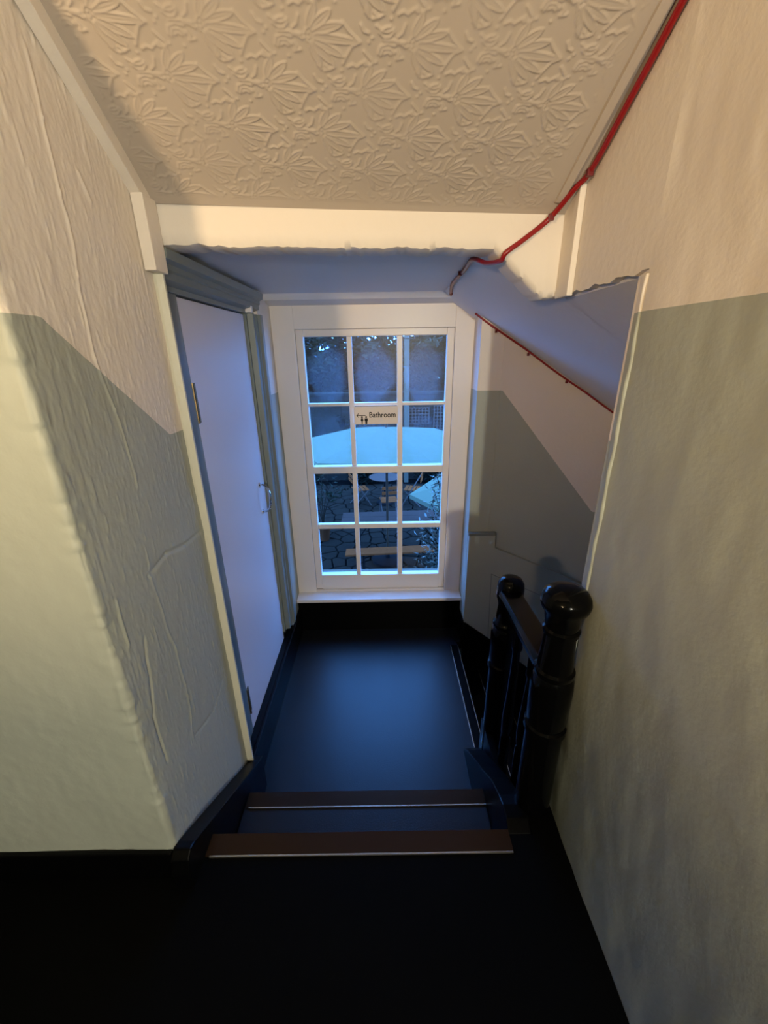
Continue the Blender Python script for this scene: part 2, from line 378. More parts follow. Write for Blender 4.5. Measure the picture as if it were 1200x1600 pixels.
# --- embossed sloping ceiling: real relief
CA, CB = np.array([XL, .915, 1.826]), np.array([XL, 1.17, 1.640]); CC, CD = np.array([XR, 1.25, 1.618]), np.array([XR, .898, 1.813])
def relief_cell():
    w, hh, st = 177., 149., 1.0
    a, b = np.meshgrid(np.arange(0, w, st), np.arange(0, hh, st), indexing='ij'); H = np.zeros_like(a)
    strokes = []; leaf = []
    L = leaf.append; K = strokes.append
    L(((11, 0), (86, -3), 8)); L(((12, 6), (62, 19), 8)); L(((9, 9), (44, 34), 9)); L(((3, 11), (20, 40), 8))
    L(((12, -6), (60, -24), 8)); L(((9, -9), (42, -36), 9)); L(((3, -10), (18, -40), 7))
    K([(62, 21), (72, 10), (90, -3)]); K([(90, -3), (76, -9), (66, -22), (58, -34)])
    K([(-10, 1), (-28, 3), (-46, 2)]); K([(-8, -5), (-16, -1), (-26, 0)])
    K([(-58, 20), (-50, 14), (-40, 13), (-30, 17)]); K([(-54, 12), (-46, 6), (-36, 7), (-29, 14)]); K([(-48, 16), (-42, 19), (-35, 20)])
    K([(-56, -16), (-52, -6), (-40, -2), (-26, -4)]); K([(-52, -18), (-47, -9), (-36, -8), (-28, -14)]); K([(-46, -16), (-40, -13), (-34, -16)])
    K([(-24, -10), (-20, -16), (-24, -22), (-14, -20)]); K([(-22, 8), (-14, 14), (-10, 24)])
    K([(-22, 36), (-14, 40), (-6, 37)]); K([(-2, 40), (4, 44), (10, 40)]); K([(8, 60), (14, 54), (20, 48)])
    K([(-70, 30), (-76, 36), (-72, 44)]); K([(-66, -30), (-74, -34), (-80, -28)]); K([(-84, 20), (-80, 12), (-72, 10)])
    K([(-62, 36), (-56, 30)]); K([(24, -46), (34, -44), (42, -40)])
    dots = [(-3, 3), (3, 3), (-3, -3), (3, -3), (0, 7), (0, -7), (-66, 4), (-72, -2), (28, 46), (-34, 30), (-36, -30)]
    for m in ((44, 37.25), (44+88.5, 37.25+74.5)):
        for ox in (-w, 0, w):
            for oy in (-hh, 0, hh):
                cx, cy = m[0]+ox, m[1]+oy
                for p, q, wd in leaf:
                    d, t = segdist(a, b, (cx+p[0], cy+p[1]), (cx+q[0], cy+q[1]))
                    half = wd*np.sqrt(np.clip(np.sin(np.pi*np.clip(t*.93+.05, 0, 1)), 0, 1))*.78
                    e = d/np.maximum(half, .8)
                    prof = np.where(e < 1.5, .9*np.exp(-((e-.82)/.26)**2) + .55*np.exp(-(d/1.3)**2) + .25*(e < 1), 0)
                    H = np.maximum(H, prof)
                for s in strokes:
                    for i, (p, q) in enumerate(zip(s[:-1], s[1:])):
                        d, t = segdist(a, b, (cx+p[0], cy+p[1]), (cx+q[0], cy+q[1]))
                        H = np.maximum(H, 1.0*np.exp(-(d/2.3)**2))
                for p in dots:
                    H = np.maximum(H, 1.15*np.exp(-(np.hypot(a-cx-p[0], b-cy-p[1])/2.2)**2))
    return H
def relief_ceiling():
    H = relief_cell(); s = np.linspace(0, 1.05, 500); v = np.concatenate([np.linspace(-.02, 1.45, 300), np.linspace(1.46, 2.95, 160)])
    Sg, V = np.meshgrid(s, v, indexing='ij'); U = Sg/1.05; T = V*(.319*(1-U)+.404*U)
    P = ((CB+(CA-CB)*V[..., None])*(1-U[..., None]) + (CC+(CD-CC)*V[..., None])*U[..., None])
    du = np.gradient(P, axis=0); dv = np.gradient(P, axis=1); N = np.cross(du, dv); N /= np.linalg.norm(N, axis=-1, keepdims=True)
    N *= np.where(N[..., 2:] > 0, -1, 1)
    a = ((Sg-.442)*1000+44) % 177; b = ((T-.168)*1000+37.25) % 149
    i, j = np.floor(a).astype(int), np.floor(b).astype(int); fa, fb = (a-i)[...], (b-j)[...]
    G = lambda p, q: H[p % 177, q % 149]
    hh = (G(i, j)*(1-fa)+G(i+1, j)*fa)*(1-fb)+(G(i, j+1)*(1-fa)+G(i+1, j+1)*fa)*fb
    flat = np.clip((Sg-.03)/.03, 0, 1)*np.clip((.965-Sg+.035*V)/.02, 0, 1)*np.clip((T-.012)/.01, 0, 1)
    hh = hh*flat*.0022*(.75+.35*vnoise(Sg, T, 9, 31)) + .003*vnoise(Sg, T, 4, 32)*np.clip(T/.03, 0, 1)
    return gridmesh('ceiling', P + N*hh[..., None], M_ceil)
structure(relief_ceiling(), 'sloping ceiling papered with embossed leaf and scroll relief', 'ceiling')
def cpt(u, v): return (CB+(CA-CB)*v)*(1-u) + (CC+(CD-CC)*v)*u
t0, t1 = cpt(0, 2.9), cpt(1, 2.9)
ch = MB().add([(-1.75, .35, 2.195), tuple(t0), tuple(t1), (XR+.05, -2.3, 2.195), (-1.75, -2.3, 2.195)], [(0, 1, 2, 3, 4)])
ch.add([(-1.75, YC+.03, 2.195), (-1.75, .3, 2.195), (XL, .3, 2.195), (XL, YC+.03, 2.195)], [(0, 1, 2, 3)])
ch = ch.build('ceiling_hall', M_hall); structure(ch, 'flat hall ceiling above the stair head, darkened to cut bounced light', 'ceiling')
rc = MB().add([tuple(cpt(0, -.05)+[-.3, 0, .12]), tuple(cpt(1, -.05)+[.1, 0, .12]), tuple(cpt(1, 3)+[.1, 0, .12]), tuple(cpt(0, 3)+[-.3, 0, .12])], [(0, 1, 2, 3)])
rc = rc.build('ceiling_backing', M_cream); structure(rc, 'boarding above the sloping ceiling', 'ceiling')
# border battens of the sloping ceiling
b = MB(); q0, q1 = cpt(.955, .10), cpt(1.0, .10)
for u0, u1 in ((.945, .962),):
    p = [cpt(u0, .1), cpt(u1, .1), cpt(u1+.03, 1.6), cpt(u0+.03, 1.6)]
    b.add([tuple(x+[0, 0, .004]) for x in p] + [tuple(x+[0, -.004, -.006]) for x in p], [(0,1,2,3),(7,6,5,4),(0,4,5,1),(1,5,6,2),(2,6,7,3),(3,7,4,0)])
structure(b.build('trim_4', M_ceil), 'narrow border strip along the embossed ceiling edge', 'trim')
b = MB(); p = [cpt(0, 0)+np.array([.001, -.055, -.012]), cpt(0, 2.8)+np.array([.001, -.0, -.05])]
dirv = _n(p[1]-p[0]); upv = np.array([0, dirv[2], -dirv[1]])
c0, c1 = cpt(0, .02), cpt(0, 2.8)
v = []
for c in (c0, c1):
    for dx, du in ((.0, -.002), (.024, -.002), (.024, .030), (.0, .030)):
        v.append(tuple(c + np.array([dx, 0, 0]) - np.abs(du)*np.sign(du)*np.array([0, .62, .78])))
b.add(v, [(0,1,2,3),(7,6,5,4),(0,4,5,1),(1,5,6,2),(2,6,7,3),(3,7,4,0)])
structure(b.build('trim_5', M_cream, bevel=.002), 'cream batten in the corner of sloping ceiling and left wall', 'trim')
b = MB().box((XL+.002, 1.115, 1.487), (XL+.030, 1.176, 1.640)).build('trim_6', M_cream, bevel=.003)
structure(b, 'short upright cream block above the cupboard door frame', 'trim')
SX1_ = .3455
# --- hall floor, rear hall, lower stairwell enclosure
o = MB().box((-1.75, -2.3, -.06), (XR, .705, 0)).box((.4125, .705, -.30), (XR+.01, .902, 0)).box((SX1_, .705, -.30), (.4125, .7545, -.002)).box((XL-.04, .705, -.46), (.4125, .7345, -.16)).build('floor', M_blackmat); structure(o, 'black painted floor of the upper hall', 'floor')
o = MB().box((-1.75, YC-.016, 0), (XL-.005, YC-.001, .100)).build('baseboard_left', M_black, bevel=.004); structure(o, 'black gloss skirting under the left hall wall', 'baseboard')
o = MB().box((-1.85, -2.3, -2.7), (-1.75, 2.30, 2.3)).build('wall_hall', M_hall); structure(o, 'far side wall of the hall', 'wall')
o = MB().box((-1.85, -2.4, -2.7), (XR+.12, -2.3, 2.3)).build('wall_rear', M_hall); structure(o, 'rear wall of the hall behind the stair head', 'wall')
o = MB().box((.478, 2.13, -2.6), (2.5, 2.30, 1.62)).build('wall_stairwell', M_back); structure(o, 'stairwell wall right of the window, cream over stepped sage paint', 'wall')
o = MB().box((2.45, .80, -2.6), (2.55, 2.4, 1.5)).build('wall_stairwell_end', M_back); structure(o, 'end wall at the foot of the lower flight', 'wall')
o = MB().box((XR+.01, .80, -2.6), (2.5, .899, 1.6)).build('wall_stairwell_near', M_back); structure(o, 'near side wall of the lower flight', 'wall')
o = MB().box((-1.85, -2.4, -2.75), (2.55, 2.3, -2.65)).build('floor_lower', M_blackmat); structure(o, 'dark floor at the foot of the lower flight', 'floor')
o = MB().box((-1.9, -2.45, 2.3), (2.6, 2.6, 2.4)).build('ceiling_loft', M_hall); structure(o, 'loft floor closing the house above the stairs', 'ceiling')
# boxed panelling on the stairwell wall
w1 = empty('trim_7', (.48, 2.12, -.3), 'sage boxed panelling with a ledge on the stairwell wall', 'panelling', kind='structure')
MB().prism([(.479, -.7), (.479, .330), (.628, .330), (.634, .240), (.80, .165), (1.0, .075), (1.25, -.045), (1.6, -.25), (1.6, -.95), (1.0, -.7)], 1, 2.100, 2.1295).build('panel_board', M_back, w1, bevel=.003)
MB().prism([(.474, .322), (.632, .322), (.632, .336), (.474, .336)], 1, 2.094, 2.1295).build('ledge', M_sage, w1, bevel=.003)
for a, c in (((.625, .072), (.640, -.42)), ((.625, .072), (1.25, -.235))):
    MB().bar((a[0], 2.0995, a[1]), (c[0], 2.0995, c[1]), .0035, .0035, (0, 1, 0)).build('groove_bead', M_sage, w1)
MB().box((.592, 2.1265, .336), (.606, 2.1305, 1.36)).build('board_edge', M_back, w1)

# ================================================================== WINDOW
ZB = -.134; ZT = 1.410; X0 = -.444; X1 = .380
o = MB()
o.box((-3, YW, -2.6), (X0, 2.55, 3.2)).box((X1, YW, -2.6), (3.6, 2.55, 3.2)).box((X0, YW, ZT), (X1, 2.55, 3.2)).box((X0, YW, -2.6), (X1, 2.55, ZB))
structure(o.build('wall_back', M_render), 'outer house wall holding the window', 'wall')
wn = empty('window_1', (0, YW, ZB), 'twelve-pane white wooden sash window at the end of the landing', 'window', kind='structure')
CY = YW-.022
for a, c in (((XL+.001, CY, -.16), (X0, YW, 1.53)), ((X1, CY, -.16), (.4775, YW, 1.53)), ((X0, CY, ZT), (X1, YW, 1.53)), ((X0, CY+.004, -.16), (X1, YW, ZB))):
    MB().box(a, c).build('casing_board', M_casing, wn, bevel=.0025)
MB().prism([(2.195, -.172), (2.195, -.152), (2.30, -.142), (2.30, -.172)], 0, XL+.001, .4775).build('sill', M_casing, wn, bevel=.003)
gx = [(-.405, -.181), (-.154, .081), (.111, .343)]; gz = [(1.039, 1.375), (.685, 1.022), (.317, .643), (-.033, .287)]
SY0, SY1 = YW+.0008, YW+.040
for a, c in (((X0, ZB), (gx[0][0], ZT)), ((gx[2][1], ZB), (X1, ZT))): MB().box((a[0], SY0, a[1]), (c[0], SY1, c[1])).build('sash_stile', M_casing, wn, bevel=.003)
MB().box((gx[0][0], SY0, gz[0][1]), (gx[2][1], SY1, ZT)).build('top_rail', M_casing, wn, bevel=.003)
MB().box((gx[0][0], SY0-.004, ZB), (gx[2][1], SY1, gz[3][0])).build('bottom_rail', M_casing, wn, bevel=.003)
MB().box((gx[0][0], SY0-.010, gz[2][1]), (gx[2][1], SY1, gz[1][0])).build('meeting_rail', M_casing, wn, bevel=.004)
for r in (0, 2): MB().box((gx[0][0], SY0+.006, gz[r+1][1]), (gx[2][1], SY1, gz[r][0])).build('glazing_bar', M_casing, wn, bevel=.003)
for a, c in ((gx[0][1], gx[1][0]), (gx[1][1], gx[2][0])):
    for lo, hi in ((gz[1][0], gz[0][1]), (gz[3][0], gz[2][1])):
        MB().box((a, SY0+.004, lo), (c, SY1-.002, hi)).build('glazing_bar', M_casing, wn, bevel=.003)
for r in range(4):
    for c in range(3):
        m = (M_glassmist, M_glassdamp, M_glass, M_glass)[r]
        MB().box((gx[c][0]-.004, YW+.026, gz[r][0]-.004), (gx[c][1]+.004, YW+.029, gz[r][1]+.004)).build('pane', m, wn)
# reveal strip right of the window is the end of wall_stairwell (X = .478)
# --- Bathroom sign on the glazing bar
sg = empty('sign', (-.035, YW-.016, .925), 'small cream card sign reading Bathroom with arrow and two figures, on the window', 'sign')
MB().box((-.156, YW-.012, .925), (.086, YW-.009, 1.021)).build('card', M_sign, sg)
def text_mesh(name, body, size, loc, parent, m):
    cu = bpy.data.curves.new(name, 'FONT'); cu.body = body; cu.size = size; cu.extrude = .0004; cu.offset = size*.012; cu.resolution_u = 4
    t = bpy.data.objects.new(name+'_tmp', cu); COL.objects.link(t)
    me = bpy.data.meshes.new_from_object(t.evaluated_get(bpy.context.evaluated_depsgraph_get()))
    bpy.data.objects.remove(t); me.name = name; me.materials.clear(); me.materials.append(m)
    me.transform(Matrix.Rotation(math.pi/2, 4, 'X'))
    o = link(name, me, parent); o.location = Vector(loc)-Vector(parent.location); return o
bpy.context.view_layer.update()
YS = YW-.0125
tx = text_mesh('lettering', 'Bathroom', .0415, (-.074, YS, .962), sg, M_ink)
w_ = max(v.co.x for v in tx.data.vertices); tx.scale = (.146/w_, 1, 1)
b = MB().bar((-.141, YS, .973), (-.093, YS, .973), .0032, .0008, (0, 1, 0))
b.bar((-.142, YS, .973), (-.131, YS, .984), .0032, .0008, (0, 1, 0)).bar((-.142, YS, .973), (-.131, YS, .962), .0032, .0008, (0, 1, 0)); b.build('arrow', M_ink, sg)
def fig(x, poly):
    b = MB(); n = 12; cz = .9645
    b.prism([(x+.0052*math.cos(2*math.pi*k/n), cz+.0056*math.sin(2*math.pi*k/n)) for k in range(n)], 1, YS-.0004, YS+.0004)
    b.prism([(x+a, .925+c) for a, c in poly], 1, YS-.0004, YS+.0004); b.build('figure', M_ink, sg)
fig(-.113, [(-.0075, .020), (-.004, .034), (.004, .034), (.0075, .020), (.003, .016), (.0022, .001), (-.0022, .001), (-.003, .016)])
fig(-.090, [(-.0085, .033), (.0085, .033), (.0085, .018), (.0055, .016), (.005, .001), (-.005, .001), (-.0055, .016), (-.0085, .018)])

# ================================================================== STAIRS
st = empty('staircase', (0, 1.2, ZL), 'black painted steps down to a vinyl landing and on down to the right', 'staircase')
SX0, SX1 = -.512, .345
MB().box((SX0, .7055, -.16), (SX1, .765, -.0005)).build('tread', M_blackmat, st, bevel=.003)
MB().box((SX0, .735, -.40), (SX1, .750, -.16)).build('riser', M_satin, st)
MB().box((SX0, .750, -.235), (SX1, 1.020, -.200)).build('tread', M_vinyl, st, bevel=.003)
MB().box((SX0, .990, -.40), (SX1, 1.002, -.235)).build('riser', M_satin, st)
def nosing(a, c, axis):
    """strip between points a and c (xy) with an aluminium back edge; axis = direction of travel"""
    z = a[2]; o = MB().box((a[0], a[1], z), (c[0], c[1], z+.003)).build('nosing_strip', M_strip if axis == 'y' else M_satin, st)
    if axis == 'y': MB().box((a[0]+.012, a[1]-.0022, z), (c[0]-.002, a[1]+.0018, z+.0045)).build('metal_edge', M_edge, o).location = (0, 0, 0)
    else:
        MB().box((a[0]-.0022, a[1]+.012, z), (a[0]+.0018, c[1]-.002, z+.0045)).build('metal_edge', M_edge, o).location = (0, 0, 0)
        MB().box((c[0]-.002, a[1]+.012, z), (c[0]+.001, c[1]-.002, z+.0045)).build('metal_edge', M_edge, o).location = (0, 0, 0)
    return o
nosing((SX0, .709, -.0004), (SX1, .766, 0), 'y'); nosing((SX0+.004, .966, -.2), (SX1, 1.021, 0), 'y')
MB().box((XL+.001, 1.002, -.46), (.44, 2.222, ZL)).box((.44, 2.0855, -.46), (.4640, 2.222, ZL)).build('landing', M_vinyl, st)
nosing((.398, 1.335, ZL), (.442, 2.05, 0), 'x')
MB().box((XL+.001, 2.2225, -.46), (.4775, 2.27, -.1725)).build('back_board', M_satin, st, bevel=.003)
MB().box((XL+.001, 1.19, ZL), (XL+.016, 2.222, -.232)).build('side_skirting', M_satin, st, bevel=.003)
# wall string on the left: rounded upper end
prof = [(.700, -.20), (.640, .0), (.638, .06), (.648, .098), (.668, .112), (.69, .104), (1.165, -.218), (1.195, -.232), (1.195, -.40), (.95, -.40)]
MB().prism(prof, 0, XL+.0005, SX0-.0005).build('wall_string', M_satin, st, bevel=.004)
# open string on the right, curved ends
prof = [(.755, -.20), (.755, -.004), (.79, .012), (.83, .012), (.87, -.003), (.96, -.055), (1.07, -.15), (1.20, -.255), (1.27, -.315), (1.335, -.385), (1.335, -.46), (1.0, -.46)]
MB().prism(prof, 0, SX1+.0005, .412).build('outer_string', M_satin, st, bevel=.004)
MB().box((.413, .903, -2.6), (.44, 1.335, -.20)).build('spandrel', M_satin, st)
MB().box((.425, 1.335, -2.6), (.4395, 2.222, -.461)).build('riser', M_satin, st)
for k in range(1, 10):
    z = ZL-.2*k; xa = .44+.19*(k-1); xb = xa+.19
    MB().box((xa, .91, z-.03), (xb+.002, 2.085, z)).build('tread', M_black, st, bevel=.003)
    o = MB().box((xb-.045, .93, z), (xb+.002, 2.05, z+.003)).build('nosing_strip', M_satin, st)
    MB().box((xb-.047, .94, z), (xb-.0445, 2.04, z+.0045)).build('metal_edge', M_edge, o).location = (0, 0, 0)
    MB().box((xb-.02, .91, z-.2), (xb-.008, 2.085, z-.03)).build('riser', M_satin, st)
MB().prism([(.4785, -.262), (.50, -.272), (.68, -.415), (2.40, -1.95), (2.40, -2.55), (1.2, -1.9), (.4785, -1.1)], 1, 2.086, 2.0995).build('wall_string', M_satin, st, bevel=.003)
MB().box((.4645, 2.09, -.46), (.4775, 2.27, -.246)).build('skirting_return', M_satin, st, bevel=.003)

# ================================================================== BALUSTRADE
bl = empty('balustrade', (.445, 1.06, -.2), 'glossy black newel posts with a short handrail beside the steps', 'balustrade')
def newel(x, y, zb, h, prof, name):
    return MB().lathe([(r, h+z if z > -5 else zb) for r, z in prof], (x, y, 0), 40).build(name, M_black, bl, smooth=35)
LOWP = [(.050, -9), (.050, -.46), (.056, -.455), (.056, -.435), (.050, -.43), (.053, -.42), (.055, -.30), (.052, -.272), (.047, -.262), (.051, -.256), (.051, -.244), (.045, -.238)]
newel(.440, .845, -.28, .768, LOWP + [(.042, -.20), (.038, -.135), (.044, -.130), (.045, -.118), (.040, -.113), (.043, -.095), (.046, -.070), (.055, -.058), (.059, -.046), (.060, -.036), (.056, -.022), (.044, -.010), (.024, -.002), (.001, 0)], 'newel_post')
newel(.460, 1.290, -.62, .532, [(r, z+.05 if z > -5 else z) for r, z in LOWP] + [(.042, -.175), (.038, -.12), (.042, -.10), (.047, -.085), (.049, -.07), (.049, -.045), (.046, -.024), (.036, -.008), (.020, -.001), (.001, 0)], 'newel_post')
v = []; sec = [(-.036, -.022), (.036, -.022), (.041, .004), (.033, .020), (-.033, .020), (-.041, .004)]
hr = MB()
for c in ((.437, .870, .515), (.450, 1.262, .474)):
    v += [(c[0]+a, c[1], c[2]+d) for a, d in sec]
hr.add(v, [tuple(range(6)), tuple(range(11, 5, -1))]+[(i, i+6, (i+1) % 6+6, (i+1) % 6) for i in range(6)]); hr.build('handrail', M_black, bl, bevel=.004)
for y in (.985, 1.125):
    zb = np.interp(y, [.96, 1.07, 1.20], [-.055, -.15, -.255]); zt = np.interp(y, [.87, 1.262], [.515, .474])-.018
    MB().lathe([(.019, zb-.30), (.019, zb+.13), (.014, zb+.14), (.020, zb+.16), (.022, zb+.22), (.015, zb+.36), (.013, zt-.13), (.018, zt-.12), (.018, zt-.11), (.016, zt-.1), (.016, zt)], (.446, y, 0), 14).build('baluster', M_black, bl, smooth=40)

# ================================================================== CUPBOARD DOOR
dr = empty('door_1', (XL, 1.55, -.23), 'narrow white cupboard door in a sage frame on the left of the landing', 'door', kind='structure')
DX = XL-.030; D0, D1, DZ0, DZ1 = 1.325, 1.940, -.310, 1.456
leaf = MB().box((DX-.03, D0, DZ0), (DX, D1, DZ1)).build('door_leaf', M_door, dr, bevel=.003)
def sub(mb, name, m, **k):
    o = mb.build(name, m, leaf, **k); return o
def hinge(z0, z1):
    h = sub(MB().box((DX-.001, D0+.001, z0), (DX+.0022, D0+.022, z1)).box((DX-.001, D0-.012, z0), (DX+.0022, D0-.003, z1)).tube([(DX+.004, D0-.001, z0), (DX+.004, D0-.001, z1)], .0048, 10), 'hinge', M_brass)
    return h
hinge(1.094, 1.217); hinge(-.141, -.012)
hz0, hz1, hy = .586, .720, 1.852
pts = [(DX+.002, hy, hz1), (DX+.016, hy, hz1), (DX+.036, hy+.004, hz1-.014), (DX+.045, hy+.005, (hz0+hz1)/2), (DX+.036, hy+.004, hz0+.014), (DX+.016, hy, hz0), (DX+.002, hy, hz0)]
hb = MB().tube(smoothpath(pts, 4), .0052, 8)
for z in (hz0, hz1): hb.tube([(DX, hy, z), (DX+.004, hy, z)], .013, 12)
sub(hb, 'handle', M_chrome, smooth=40)
# frame: near jamb with an edge coloured as if lit, facing the stairs, head with mouldings, far jamb
MB().prism([(XL-.04, 1.158), (XL+.006, 1.154), (XL+.023, 1.158), (XL+.022, 1.168), (XL+.004, 1.182), (XL-.003, 1.195), (XL-.04, 1.195)], 2, -.225, 1.487).build('architrave', M_sagelit, dr, bevel=.002)
MB().box((DX-.03, 1.195, -.300), (DX+.004, 1.320, 1.487)).build('jamb', M_sage, dr, bevel=.002)
MB().prism([(XL-.06, 1.460), (XL-.016, 1.460), (XL-.016, 1.474), (XL+.010, 1.482), (XL+.010, 1.500), (XL+.016, 1.504), (XL+.016, 1.517), (XL+.030, 1.524), (XL+.034, 1.546), (XL-.06, 1.546)], 1, 1.177, 2.058).build('head_moulding', M_sage, dr)
MB().prism([(XL-.06, 1.946), (XL-.020, 1.946), (XL-.020, 1.962), (XL+.004, 1.966), (XL+.004, 1.995), (XL+.010, 2.000), (XL+.010, 2.015), (XL+.022, 2.022), (XL+.022, 2.055), (XL-.06, 2.055)], 2, -.19, 1.460).build('far_architrave', M_sage, dr)
MB().box((XL-.015, 1.925, 1.462), (XL+.012, 1.950, 1.488)).build('latch_block', M_casing, dr, bevel=.002)
MB().box((DX+.001, 1.196, -.38), (XL+.0003, 2.055, -.2325)).build('threshold', M_satin, dr)

# ================================================================== RED CABLE
cz = lambda y: CC[2]+(CD-CC)[2]/(CD-CC)[1]*(y-CC[1])
cb1 = empty('alarm_cable', (.478, 1.13, 1.68), 'red cable clipped along the sloping ceiling edge and across the header beam', 'cable')
pth = [(.482, .30, cz(.30)-.018), (.482, .60, cz(.60)-.018), (.481, .889, cz(.889)-.016), (.480, .99, cz(.99)-.015), (.478, 1.132, cz(1.132)-.010), (.462, 1.175, 1.650), (.431, 1.229, 1.607), (.372, 1.226, 1.563), (.325, 1.222, 1.532), (.318, 1.245, 1.518), (.300, 1.33, 1.528), (.278, 1.42, 1.553), (.288, 1.60, 1.554), (.296, 1.90, 1.554), (.318, 2.08, 1.545), (.326, 2.12, 1.54)]
MB().tube(smoothpath(pth), .0064, 8).build('cable', M_red, cb1, smooth=60)
for p in ((.476, 1.135, cz(1.135)-.012), (.432, 1.226, 1.609), (.284, 1.66, 1.555), (.322, 2.10, 1.545)):
    MB().box((p[0]-.007, p[1]-.006, p[2]-.009), (p[0]+.007, p[1]+.006, p[2]+.006)).build('clip', M_redclip, cb1, bevel=.002)
cb2 = empty('alarm_cable', (.7, 2.12, 1.25), 'thin red cable clipped in the corner of soffit and stairwell wall', 'cable')
pth = [(.443, 2.122, 1.432), (.50, 2.121, 1.400), (.548, 2.122, 1.368), (.63, 2.122, 1.325), (.713, 2.122, 1.268), (.82, 2.122, 1.205), (.919, 2.122, 1.130), (1.02, 2.122, 1.075), (1.115, 2.122, 1.028), (1.6, 2.122, .715)]
pth = [(x, 2.1235, zf-.637*(x-.30)-.0075-.004*math.sin(x*9)**2) for x, y, z in pth]
MB().tube(smoothpath(pth), .0045, 8).build('cable', M_red, cb2, smooth=60)
for x in (.548, .713, .919):
    z = zf-.637*(x-.30)-.020; MB().box((x-.005, 2.118, z-.008), (x+.005, 2.1299, z+.006)).build('clip', M_redclip, cb2, bevel=.002)

# ================================================================== HALL LAMP (behind the viewpoint)
M_bulb = emit('warm_bulb', PENDANT_COL, PENDANT_W); M_bulb2 = emit('soft_white_bulb', WALLLAMP_COL, WALLLAMP_W)
BULB = [(.012, -.050), (.016, -.034), (.026, -.014), (.029, 0), (.026, .016), (.016, .030), (.003, .034)]
LX, LY, LZ = XR-.085, -1.50, 1.36
lp = empty('wall_lamp', (XR-.004, LY, LZ), 'brass wall lamp with one bare bulb on the right hall wall', 'lamp')
MB().tube([(XR-.006, LY, LZ-.05), (XR-.022, LY, LZ-.05)], [.05, .042], 20).build('wall_plate', M_brass, lp, smooth=40)
MB().tube([(XR-.02, LY, LZ-.06), (XR-.05, LY, LZ-.09), (LX, LY, LZ-.09), (LX, LY, LZ-.055)], .006, 6).build('arm', M_brass, lp)
MB().lathe(BULB, (LX, LY, LZ), 14).build('bulb', M_bulb2, lp, smooth=60)
PX_, PY_, PZ_ = -.95, -1.00, 1.52
pl = empty('pendant_lamp', (PX_, PY_, 2.19), 'brass pendant lamp with an added bowl under its bulbs in the hall', 'lamp')
MB().lathe([(.05, 2.17), (.05, 2.194)], (PX_, PY_, 0), 20).build('ceiling_rose', M_brass, pl, smooth=40)
MB().tube([(PX_, PY_, 2.17), (PX_, PY_, PZ_-.102)], .006, 8).build('stem', M_brass, pl)
MB().lathe([(.012, -.108), (.12, -.098), (.19, -.076), (.20, -.064), (.196, -.064), (.186, -.072), (.118, -.092), (.012, -.102)], (PX_, PY_, PZ_), 28).build('baffle', M_brass, pl, smooth=40)  # added under the bulbs to keep direct light off the lower right wall
for a in (.6, 2.7, 4.8):
    MB().lathe(BULB, (PX_+.036*math.cos(a), PY_+.036*math.sin(a), PZ_+.012), 14).build('bulb', M_bulb, pl, smooth=60)
#EXTERIOR
# ================================================================== COURTYARD outside the window
G = -2.50
gd = MB().box((-9, 2.56, G-.25), (10, 26, G-.03)).build('ground', M_soil); structure(gd, 'dark earth of the courtyard and its paving joints', 'ground')
pv = empty('patio', (0, 9, G-.03), 'crazy paving of irregular dark stones in the courtyard', 'paving', kind='structure')
def voronoi_cells(x0, x1, y0, y1, n):
    nx = int(round(math.sqrt(n*(x1-x0)/(y1-y0)))); ny = int(math.ceil(n/nx)); pts = []
    for i in range(nx):
        for j in range(ny):
            pts.append((x0+(i+.5+rng.uniform(-.46, .46)+.25*(j % 2))*(x1-x0)/nx, y0+(j+.5+rng.uniform(-.48, .48))*(y1-y0)/ny))
    pts = np.array(pts); out = []
    for k, p in enumerate(pts):
        poly = [(x0, y0), (x1, y0), (x1, y1), (x0, y1)]
        d = np.hypot(*(pts-p).T); near = np.argsort(d)[1:18]
        for q in pts[near]:
            m = (p+q)/2; nv = (q-p)/np.linalg.norm(q-p); lim = m.dot(nv)-.014
            new = []
            for a, c in zip(poly, poly[1:]+poly[:1]):
                da, dc = np.dot(a, nv)-lim, np.dot(c, nv)-lim
                if da <= 0: new.append(a)
                if da*dc < 0: t = da/(da-dc); new.append((a[0]+t*(c[0]-a[0]), a[1]+t*(c[1]-a[1])))
            poly = new
            if len(poly) < 3: break
        if len(poly) >= 3: out.append((p, poly))
    return out
for p, poly in voronoi_cells(-2.3, 2.6, 5.4, 12.0, 285):
    hgt = .028+rng.uniform(0, .012); n = len(poly); b = MB()
    top = [(p[0]+(a[0]-p[0])*.93, p[1]+(a[1]-p[1])*.93, hgt) for a in poly]
    b.add([(a[0], a[1], -.01) for a in poly]+[(a[0], a[1], hgt-.012) for a in poly]+top,
          [tuple(range(2*n, 3*n))]+[(i+r*n, (i+1) % n+r*n, (i+1) % n+(r+1)*n, i+(r+1)*n) for r in (0, 1) for i in range(n)])
    me = b.mesh('paving_stone', M_stone); o = link('paving_stone', me, pv)
    o.location = (0, -9, 0.002)
